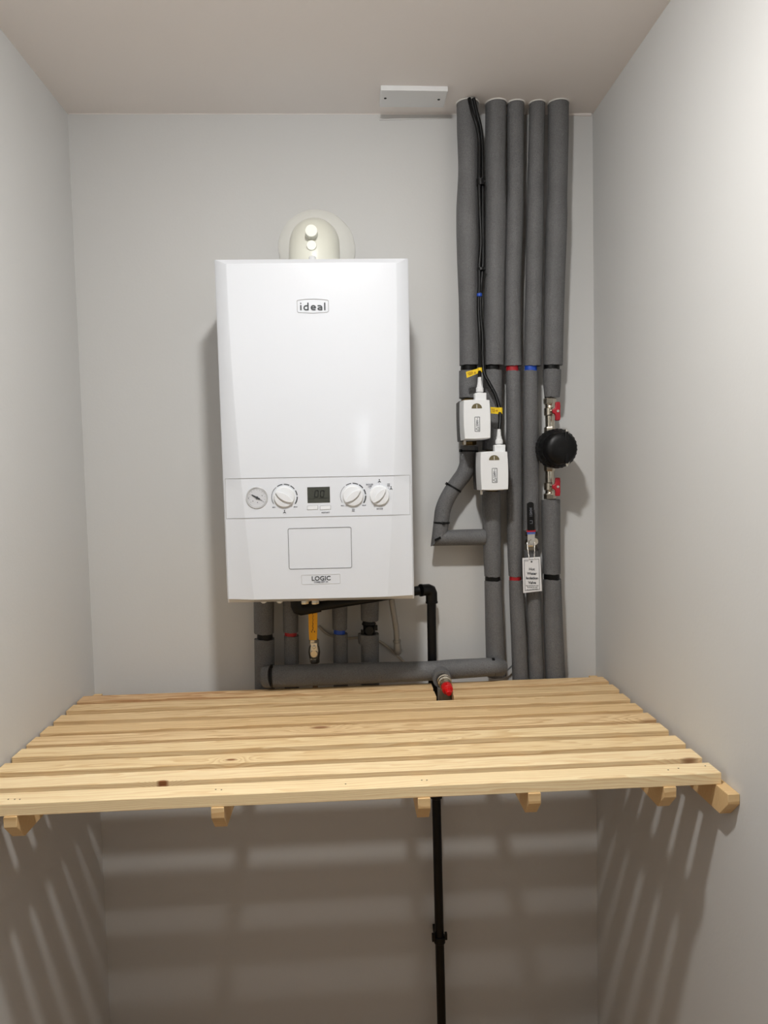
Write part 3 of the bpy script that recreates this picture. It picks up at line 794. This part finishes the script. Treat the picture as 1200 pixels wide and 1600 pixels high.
    mb = MB(); mb.lathe((xx, PY, zb_), (0, 0, 1), [(0, .013), (.01, .013), (.012, .016), ((zt - zb_) * .5, .019), (zt - zb_ - .012, .016), (zt - zb_ - .01, .013), (zt - zb_, .013)], 28)
    mb.hexnut((xx, PY, zb_ + .001), (0, 0, 1), .013, .0165); mb.hexnut((xx, PY, zt - .014), (0, 0, 1), .013, .0165)
    mb.tube([(xx, PY - .01, czm), (xx, yb + .001, czm)], .012, 20)
    obj('brass_body', mb, BRASS, t_, smooth=25)
    l = f[3] + (f[2] - f[3]) * .12; obj('manual_lever', MB().box((l.x - .0025, -.112, l.z - .0115), (l.x + .0025, -.106, l.z + .002)), CAULK, t_, bevel=.0008)
    return t_, V((p.x, yc, p.z + hgt + gh))
zv1, g1 = zone_valve([(724.3, 625.2), (765.3, 624.8), (766.6, 684.5), (726, 686.3)], 718, 713, ((741, 759, 614.5, 625), (743.6, 755.6, 601, 614.5), (745.2, 753, 589, 601)),
                 'upper white motorised valve box on the leftmost riser', 733, (623, 696))
zv2, g2 = zone_valve([(751, 706.5), (793, 705.5), (794.4, 764.8), (752.5, 766)], 747, 746, ((771.5, 788.5, 695.3, 706), (774, 785.8, 682.3, 695.3), (776.2, 783.8, 670, 682.3)),
                 'lower white motorised valve box on the second riser', 768, (704, 768))

# ------------------------------------------------------------------ black cables with yellow flags
def cable(pix, r, name, label):
    pts = [at(px, py, y) for px, py, y in pix]; mb = MB(); mb.tube(catmull(pts, 6), r, 12)
    return tag(obj(name, mb, CABLEM, None, base=pts[-1]), label, 'cable')
ca = cable([(733, 153.5, -.084), (738, 175, -.088), (744, 193, -.088), (748.3, 215, -.082), (749, 250, -.080), (748.5, 285, -.080), (750, 330, -.080), (751.5, 380, -.080), (749, 415, -.081), (749, 445, -.081), (747.6, 480, -.081), (749.5, 520, -.086), (750, 560, -.108), (749.3, 589.5, -.128)],
           .0042, 'power_cable', 'black cable hanging between first two risers to the upper valve box')
cb_ = cable([(740, 153.5, -.080), (746, 180, -.078), (751, 200, -.076), (753.6, 230, -.074), (754.2, 285, -.074), (754.4, 340, -.074), (754.8, 390, -.074), (754.2, 420, -.076), (751.2, 455, -.079), (751, 490, -.080), (754, 525, -.083), (754.5, 560, -.088), (756.5, 583, -.094), (765, 600, -.100), (774, 617, -.106), (779.6, 635, -.112), (781.6, 652, -.120), (780.4, 671, -.128)],
            .0042, 'power_cable', 'black cable curving right across second riser to the lower valve box')
def flag(parent, pix, y, base):
    cs = [at(px, py, y) for px, py in pix]; mb = MB(); mb.prism(cs, (0, .0012, 0)); o = obj('yellow_flag', mb, YEL, parent)
    mb = MB()
    for r_, (u0, u1) in zip((.3, .5, .7), ((.1, .5), (.14, .55), (.2, .5))):
        L0, L1 = cs[0] + (cs[3] - cs[0]) * r_, cs[1] + (cs[2] - cs[1]) * r_
        stroke(mb, [L0 + (L1 - L0) * u0 + V((0, -.0004, 0)), L0 + (L1 - L0) * u1 + V((0, -.0004, 0))], .0005)
    e = cs[0] + (cs[1] - cs[0]) * .62 + (cs[3] - cs[0]) * .45
    mb.prism([e + V((0, -.0004, -.0025)), e + V((.004, -.0004, -.0025)), e + V((.002, -.0004, .0025))], (0, -.0003, 0))
    obj('flag_print', mb, simple('flag ink', (150, 95, 10), .6), o)
    c = (cs[1] + cs[2]) / 2; d = (cs[2] - cs[1]).normalized()
    L = (cs[2] - cs[1]).length / 2
    obj('flag_wrap', MB().tube([base - d * L, base + d * L], .0056, 16), YEL, o)
p = at(749.6, 578.5, -.120); flag(ca, [(728, 581), (747.5, 575.5), (748, 583), (729.5, 590.5)], -.122, p)
p = at(781.4, 642, -.115); flag(cb_, [(766.5, 636), (780, 637), (780, 647), (766.8, 646)], -.118, p)
for px, py, hh in ((751, 285, .007), (751.8, 421, .003)):
    c = at(px, py, -.078); mb = MB(); mb.lathe(c - V((0, 0, hh)), (0, 0, 1), [(0, .0085), (0, .0096), (2 * hh, .0096), (2 * hh, .0085)], 20); mb.obox(c + V((.007, -.006, 0)), (.003, 0, 0), (0, .002, 0), (0, 0, .0028)); obj('cable_tie', mb, BLACKP, ca)
c = at(749, 461, -.081); obj('blue_clip', MB().lathe(c - V((0, 0, .005)), (0, 0, 1), [(0, .003), (.002, .0062), (.008, .0062), (.010, .003)], 16), TAPEBL, ca)

# ------------------------------------------------------------------ hot-water isolation valve + tag on riser D
x = at(829.8, 847, PY).x
iv = thing('lever_valve', 'brass isolation valve with upright black lever on the fourth riser', 'valve', (x, PY, at(830, 862, PY).z))
zt, zb_ = at(829, 830, PY).z, at(829, 861, PY).z
mb = MB(); mb.lathe((x, PY, zb_), (0, 0, 1), [(0, .0105), (.010, .0105), (.012, .0135), (.020, .0155), (.028, .0135), (.030, .0105), (zt - zb_, .0105)], 28)
mb.hexnut((x, PY, zb_ + .002), (0, 0, 1), .010, .0150); mb.hexnut((x, PY, zt - .012), (0, 0, 1), .010, .0150)
zc = (zt + zb_) / 2 + .002
mb.tube([(x, PY - .01, zc), (x, -.084, zc)], .0085, 20); mb.hexnut((x, -.074, zc), (0, -1, 0), .006, .0105)
obj('valve_body', mb, NICK, iv, smooth=25)
ly = -.088
la = at(829.9, 852, ly); lb2 = at(829.7, 829, ly); lc = at(828.6, 788, ly)
mb = MB(); mb.obox((la + lb2) / 2, (.0088, 0, 0), (0, .0013, 0), (lb2 - la) / 2); mb.hexnut(V((la.x, ly - .001, zc)), ey, .0045, .0062); obj('lever_plate', mb, CHROME, iv, smooth=20)
obj('blue_band', MB().obox(at(829.8, 832.6, ly), (.0096, 0, 0), (0, .0022, 0), (0, 0, .0032)), simple('pale blue plastic', (70, 92, 160), .4), iv)
obj('red_band', MB().obox(at(829.7, 829.4, ly), (.0102, 0, 0), (0, .0026, 0), (0, 0, .0025)), REDP, iv)
e = (lc - lb2); u = e.normalized(); s_ = V((u.z, 0, -u.x)); pts = []
w0, w1 = .0086, .0078
pts += [lb2 - s_ * w0, lb2 + s_ * w0, lc + s_ * w1]
for i in range(1, 8): a = PI * i / 8; pts.append(lc + s_ * w1 * math.cos(a) + u * w1 * .75 * math.sin(a))
pts.append(lc - s_ * w1)
hd = obj('lever_sleeve', MB().prism([p + V((0, .003, 0)) for p in pts], (0, -.006, 0)), BLACKP, iv, bevel=.0012)
text_obj('lettering', '15MM', (lb2 + e * .70) + s_ * .0030 + V((0, -.0032, 0)), .0085, INKL, hd, rot=-PI / 2, bold=.0001)
mb = MB(); c = lb2 + e * .32 + V((0, -.0032, 0))
for a_, b_ in (((-.003, .004), (.003, .004)), ((-.003, -.003), (.003, -.003)), ((.003, .004), (.003, -.003))): stroke(mb, [c + V((a_[0], 0, a_[1])), c + V((b_[0], 0, b_[1]))], .0006)
obj('lever_mark', mb, INKL, hd)
ty = -.086
tc = [at(px, py, ty) for px, py in ((816, 872), (844.2, 870), (846.8, 923.3), (817.4, 926.7))]
tg = thing('valve_tag', 'white plastic tag reading Hot Water Isolation Valve on bead chain', 'tag', (tc[0] + tc[1]) / 2)
mb = MB(); mb.prism(tc, (0, -.0012, 0)); card = obj('card', mb, TAGW, tg, bevel=.0008)
ux, uz = (tc[1] - tc[0]), (tc[3] - tc[0])
def tp(u, v_): p = tc[0] + ux * u + uz * v_; return V((p.x, ty - .0014, p.z))
mb = MB(); fr = [tp(.10, .06), tp(.91, .06), tp(.91, .93), tp(.10, .93)]
for a_, b_ in zip(fr, fr[1:] + fr[:1]): stroke(mb, [a_, b_], .0005)
mb.lathe(tp(.5, .12), ey, [(0, .0022), (.0003, .0022)], 12)
for u0, u1, v_ in [(.18, .30, .905), (.32, .44, .905), (.46, .62, .905), (.64, .80, .905), (.14, .22, .095), (.24, .32, .095)]: stroke(mb, [tp(u0, v_), tp(u1, v_)], .0005)
obj('printed_border', mb, INK, card)
for s2, v_ in (('Hot', .365), ('Water', .49), ('Isolation', .62), ('Valve', .75)):
    text_obj('lettering', s2, tp(.50, v_), .0086, INK, card, bold=.00026, rot=.045)
text_obj('lettering', 'Anti clockwise for ON', tp(.5, .815), .0033, INK, card, bold=.00005, rot=.045)
text_obj('lettering', 'Clockwise for OFF', tp(.5, .862), .0033, INK, card, bold=.00005, rot=.045)
mb = MB()
for px0, px1 in ((823.4, 827), (835.8, 834.6)):
    a_, b_ = at(px0, 848, -.0965), at(px1, 874, ty - .001)
    for i in range(13):
        p = a_ + (b_ - a_) * i / 12; mb.lathe(p - V((0, 0, .0012)), (0, 0, 1), [(0, .0004), (.0004, .0010), (.0012, .0013), (.002, .0010), (.0024, .0004)], 8)
obj('bead_chain', mb, CHROME, tg)

# ------------------------------------------------------------------ shelf
S, TW = 1.0355, .0195
yr = [-.0818, -.1442, -.2129, -.2797, -.3407, -.4011, -.4688, -.5326, -.5955]; SW = .0425
XL, XR = .003, 1.2374
shelf = thing('slatted_shelf', 'bare pine slatted shelf spanning the alcove below the boiler', 'shelf', (W / 2, -.36, S - .064))
LIGHT, DARK = (246, 220, 174), (208, 166, 110)
kn = {4: [(.566, -.3520, .021, .0085, .85), (1.228, -.385, .024, .012, .45)], 6: [(.4115, -.4970, .011, .0050, 1.0)], 7: [(.3104, -.5755, .010, .0035, 1.0), (1.2125, -.579, .017, .008, .8)], 6.5: [], 5: [(.80, -.436, .011, .002, .6)]}
cols = [((232, 200, 154), (186, 140, 88)), ((232, 202, 156), (192, 152, 100)), ((236, 206, 160), (196, 156, 104)), ((236, 204, 156), (194, 154, 100)), ((240, 210, 164), (190, 146, 92)), (LIGHT, DARK), (LIGHT, DARK), ((250, 227, 184), (228, 190, 138)), ((249, 227, 184), (228, 191, 140))]
rnd = random.Random(3)
slats = []
for k in range(9):
    xl = XL if k < 6 else .003; jit = rnd.uniform(-.0015, .0015)
    y1 = yr[k]; y0 = y1 - SW
    mt = pine('pine slat grain', y1 - SW / 2 + rnd.uniform(-.03, .03), S - rnd.uniform(.02, .05), cols[k][0], cols[k][1], kn.get(k, ()), heart=(.62, (176, 124, 82)) if k == 0 else None, seed=k * 3.7)
    mb = MB()
    if k < 2:
        mb.box((xl, y0, S - TW), (.8195, y1, S)); mb.box((.8585, y0, S - TW), (XR + jit, y1, S))
    else:
        mb.box((xl, y0, S - TW), (XR + jit, y1, S))
    sl = obj('slat', mb, mt, shelf, smooth=30, bevel=.0011); slats.append(sl)
nails = [(13, 1249, 8), (23, 1249, 8), (31, 1249, 8), (337, 1233.5, 8), (346, 1234, 8), (540, 1225, 8), (659, 1219, 8), (667, 1219, 8), (1044, 1203, 8), (1060, 1200.5, 8), (1102, 1196.8, 8)]
for px, py, k in nails:
    p = atz(px, py, S); obj('nail_hole', MB().lathe((p.x, p.y, S - .0006), (0, 0, 1), [(0, .0014), (.0009, .0013)], 10), NAILM, slats[k])
bm_ = pine('pine bearer grain', -.2, .9, (232, 200, 150), (186, 142, 90), seed=9.1)
def bearer(x0, x1, yfrt, yb=-.004):
    zt = S - TW; zb = zt - .044
    pts = [(x0, yb, zt), (x0, yb, zb), (x0, yfrt + .026, zb), (x0, yfrt, zt - .017), (x0, yfrt, zt)]
    return obj('bearer', MB().prism(pts, (x1 - x0, 0, 0)), bm_, shelf, smooth=30, bevel=.0008)
for x0 in (.0790, .4021, .7330, .9137, 1.1390): bearer(x0, x0 + .0205, -.641, -.084)
bearer(W - .0200, W - .0005, -.675); bearer(.0005, .0200, -.675)

# ------------------------------------------------------------------ drops under the boiler
DY = -.036; DG = 'lagged drops under the boiler'
zcase = BL.z - .004
def drop(label, up_, tape, lo, mat):
    """up_, lo: (py top, py bottom, left px, right px)"""
    t_ = thing('insulated_pipe', label, 'pipe', (at((lo[2] + lo[3]) / 2, lo[1], DY).x, DY, at(400, lo[1], DY).z), DG)
    sleeve(t_, [(up_[0], up_[2], up_[3]), ((up_[0] + up_[1]) / 2, up_[2] + .5, up_[3]), (up_[1], up_[2] + 1, up_[3] - .5)], DY)
    if tape: band(t_, tape[0], tape[1], tape[2], tape[3], mat, DY)
    sleeve(t_, [(lo[0], lo[2], lo[3]), ((lo[0] + lo[1]) / 2, lo[2] + .5, lo[3] + .5), (lo[1], lo[2] + 1, lo[3] + 1)], DY)
    return t_
drop('lagged drop under boiler with black tape, furthest left', (912, 989, 396, 428), (988, 1001, 402, 425.5), (998, 1100, 397.5, 428.5), TAPEB)
drop('lagged drop under boiler with red tape', (912, 987, 441.5, 466.3), (985, 995, 445, 463.5), (993, 1100, 444, 466.5), TAPER)
drop('lagged drop under boiler with blue tape', (912, 983, 518.5, 542.8), (982, 992, 521.5, 539), (990, 1100, 520.5, 543), TAPEBL)
P4 = drop('lagged drop under boiler with a bare black fitting', (912, 969, 563, 592), None, (1003, 1100, 564, 592), TAPEB)
sleeve(P4, [(990, 559.5, 592), (997, 559.5, 592), (1004.5, 560.5, 592)], DY, name='foam_collar')
c = at(576.5, 980, DY); mb = MB()
mb.lathe(c - V((0, 0, .024)), (0, 0, 1), [(0, .017), (.008, .0175), (.01, .0145), (.028, .0145), (.032, .0175), (.046, .012)], 28)
mb.lathe(c + V((0, 0, -.004)), ey, [(0, .012), (.019, .012), (.022, .010)], 20); mb.obox(c + V((.0165, -.008, 0)), (.004, 0, 0), (0, .004, 0), (0, 0, .006)); mb.obox(c + V((-.016, -.008, -.01)), (.004, 0, 0), (0, .005, 0), (0, 0, .006))
obj('black_fitting', mb, BLACKM, P4)
# gas cock
gx = at(491, 1012, -.05).x
gv = thing('gas_valve', 'gas cock with yellow lever on a bare pipe under the boiler', 'valve', (gx, -.05, at(491, 1060, -.05).z))
za, zb_ = at(491, 1003, -.05).z, at(491, 1036, -.05).z
mb = MB(); mb.lathe((gx, -.05, at(491, 1100, -.05).z), (0, 0, 1), [(0, .0065), (.4, .0065)][:1] + [(zcase - at(491, 1100, -.05).z, .0065)], 20)
obj('pipe', mb, simple('dull copper', (150, 128, 108), .45, .6), gv)
mb = MB(); mb.lathe((gx, -.05, zb_), (0, 0, 1), [(0, .0095), (.01, .0095), (.013, .0125), (.028, .0145), (.04, .0125), (.046, .0095), (.06, .0095)], 24)
mb.hexnut((gx, -.05, zb_ + .001), (0, 0, 1), .012, .0125); mb.hexnut((gx, -.05, zb_ + .046), (0, 0, 1), .012, .0125)
mb.tube([(gx, -.058, zb_ + .028), (gx, -.074, zb_ + .028)], .008, 16)
obj('valve_body', mb, NICK, gv, smooth=25)
hy_ = -.076
c = at(490.8, 1010.5, hy_); obj('lever_boss', MB().obox(c, (.0074, 0, 0), (0, .003, 0), (0, 0, .0095)).lathe(c + V((0, -.003, 0)), ey, [(0, .0048), (.0012, .0044), (.0012, .003), (.0022, .003)], 20), CHROME, gv, bevel=.0008)
pts = [at(px, py, hy_) for px, py in ((483.2, 1000), (495.3, 1000), (496, 980), (496, 952), (481.8, 952), (482.2, 980))]
lv = obj('lever', MB().prism([p + V((0, .002, 0)) for p in pts], (0, -.004, 0)), YELH, gv, bevel=.001)
mb = MB()
for i in range(9):
    p = at(488.6 + (.5 if i % 2 else 0), 959.5 + i * 3.1, hy_ - .0022); mb.obox(p, (.0012 if i > 4 else .0008, 0, 0), (0, .0002, 0), (0, 0, .0013))
for px in (487, 491.5): mb.obox(at(px, 987, hy_ - .0022), (.0008, 0, 0), (0, .0002, 0), (0, 0, .002))
obj('lever_print', mb, simple('dark red print', (72, 22, 12), .6), lv)

# black condensate pipe
cpn = thing('condensate_pipe', 'black plastic waste pipe bending under the boiler and down the wall', 'pipe', (.833, -.04, 0))
a0 = at(464, 930, -.104); a1 = at(464, 952.5, -.104); a2 = at(655, 922.5, -.066)
a3 = at(674, 921, -.05)
mb = MB(); mb.tube([a1, a2], .0112, 24); obj('cross_pipe', mb, BLACKP, cpn)
mb = MB(); p0 = a1 + (a2 - a1).normalized() * .055
mb.tube([a0 + V((0, 0, .02)), a1 + V((0, 0, .010)), a1 + V((.003, 0, .003)), a1 + V((.010, .002, 0)), p0], .0142, 24); obj('pipe_elbow', mb, BLACKP, cpn)
ew = (a2 - a3).normalized(); dn = V((.004, 0, -1)).normalized()
mb = MB(); mb.tube([a3 + ew * .030, a3 + ew * .010, a3 + ew * .003 + dn * .003, a3 + dn * .010, a3 + dn * .032], .0140, 24); 
mb.tube([a3 + ew * .031, a3 + ew * .027], .0150, 24); mb.tube([a3 + dn * .033, a3 + dn * .029], .0150, 24)
obj('pipe_elbow', mb, BLACKP, cpn)
c = a3 + ew * .020 + V((0, -.0135, .001)); obj('moulding_dot', MB().lathe(c, ey, [(0, .0024), (.0012, .002)], 12), DGREY, cpn)
pp = [a3 + dn * .02] + [at(px, py, -.05) for px, py in ((674.2, 960), (675.3, 1033), (681.8, 1250), (685.2, 1400), (690, 1600))]
pp.append(V((pp[-1].x + .0006, -.05, .004)))
for p in pp: p.y = -.05
obj('down_pipe', MB().tube(pp, .0110, 24), BLACKP, cpn)
def px_on(z):
    for a, b in zip(pp[:-1], pp[1:]):
        if a.z >= z >= b.z: return a + (b - a) * ((a.z - z) / (a.z - b.z))
zc1 = at(682, 1240, -.05).z
p = px_on(zc1); obj('coupling', MB().lathe(p - V((0, 0, .012)), (0, 0, 1), [(0, .0118), (.002, .0145), (.05, .0145), (.052, .0118)], 24), BLACKP, cpn)
zc2 = at(685, 1466, -.05).z; p = px_on(zc2)
pc = obj('pipe_clip', MB().lathe(p - V((0, 0, .010)), (0, 0, 1), [(0, .0112), (0, .0142), (.016, .0142), (.016, .0112)], 24).box((p.x - .012, -.039, p.z - .010), (p.x + .012, -.001, p.z + .006)).obox(p + V((-.0155, -.004, .006)), (.004, 0, 0), (0, .005, 0), (0, 0, .009)).obox(p + V((.0155, -.004, .008)), (.003, 0, 0), (0, .005, 0), (0, 0, .008)), BLACKP, cpn, bevel=.0006)

# pressure relief pipe
ry = -.032
rp = thing('relief_pipe', 'thin grey relief pipe ending in an elbow under the boiler', 'pipe', at(621.8, 1026, ry))
pp2 = [at(px, py, ry) for px, py in ((608.5, 905), (611.2, 930), (613, 945), (616.3, 965), (619.2, 985), (620, 1001))]
obj('pipe', MB().tube(catmull(pp2, 5), .0071, 20), STEELP, rp)
c = pp2[-1]
obj('elbow', MB().lathe(c + V((0, 0, .002)), (.06, 0, -1), [(0, .0092), (.004, .0098), (.007, .0086), (.0075, .0082), (.02, .0094), (.028, .0095), (.034, .0080), (.037, .005)], 24).tube([c + V((.002, 0, -.026)), c + V((.002, .055, -.030))], .0082, 20), STEELP, rp)

# white lead behind the drops
mb = MB(); pts = [at(px, py, -.006) for px, py in ((498, 978), (508, 988), (518, 993.5), (530, 996.5), (545, 997), (556, 996.5), (575, 996.5), (593, 1002), (612, 1016), (625, 1028), (633, 1036), (650, 1048))]
mb.tube(catmull(pts, 6), .0032, 10); tag(obj('wire', mb, WIREW), 'thin white wire looping on the wall behind the lagged drops', 'wire')
mb = MB(); pts = [at(px, py, -.02) for px, py in ((786, 1052), (790, 1049), (795, 1045), (802, 1039), (810, 1036))]
mb.tube(catmull(pts, 6), .0022, 10); tag(obj('wire', mb, GREYW), 'short grey wire behind the corner of the lagged run', 'wire')

# ------------------------------------------------------------------ drain valve in its foam stub
o0 = at(687, 1051, HY); o0.y = HY
dv = thing('drain_valve', 'nickel valve with red cap poking from the lagged run', 'valve', o0)
ax = V((.02, -1, -.12)).normalized()
mb = MB(); mb.tube([o0, o0 + ax * .024, o0 + ax * .040], [.0225, .0225, .0218], 28, jag=.001)
obj('foam_stub', mb, FOAM, dv, smooth=50)
obj('foam_opening', MB().lathe(o0 + ax * .0402, ax, [(-.002, .0155), (.0008, .0150)], 24), FOAMIN, dv)
q0 = o0 + ax * .037 + V((.004, 0, -.002)); ax2 = V((.05, -1, -.20)).normalized()
mb = MB(); mb.lathe(q0, ax2, [(-.006, .0150), (.002, .0165), (.006, .0165), (.008, .0140), (.010, .0160), (.016, .0160), (.018, .0135), (.030, .0130), (.032, .0140), (.036, .0140)], 36)
obj('valve_body', mb, NICK, dv)
r0_ = q0 + ax2 * .036
obj('red_cap', MB().lathe(r0_, ax2, [(0, .0128), (.003, .0134), (.014, .0126), (.016, .0078), (.0165, .0074), (.029, .0068), (.031, .0055)], 10), REDC, dv, smooth=24, bevel=.0006)
s0 = q0 + ax2 * .016
mb = MB(); mb.tube([s0 + V((.001, -.002, -.008)), s0 + V((.002, -.004, -.030)), s0 + V((.002, -.004, -.062))], [.0125, .0165, .0165], 28); mb.hexnut(s0 + V((.002, -.004, -.060)), (0, 0, 1), .020, .0185)
obj('outlet', mb, simple('dull grey brass', (140, 132, 118), .42, .7), dv, smooth=25)

# ------------------------------------------------------------------ light and look
wd = bpy.data.worlds.new('world'); SC.world = wd; wd.use_nodes = True
wd.node_tree.nodes['Background'].inputs[0].default_value = (1, .96, .91, 1); wd.node_tree.nodes['Background'].inputs[1].default_value = .2
vs_ = SC.view_settings; vs_.view_transform = 'Standard'; vs_.look = 'None'; vs_.gamma = 1; vs_.use_curve_mapping = False
vs_.exposure = 0.0
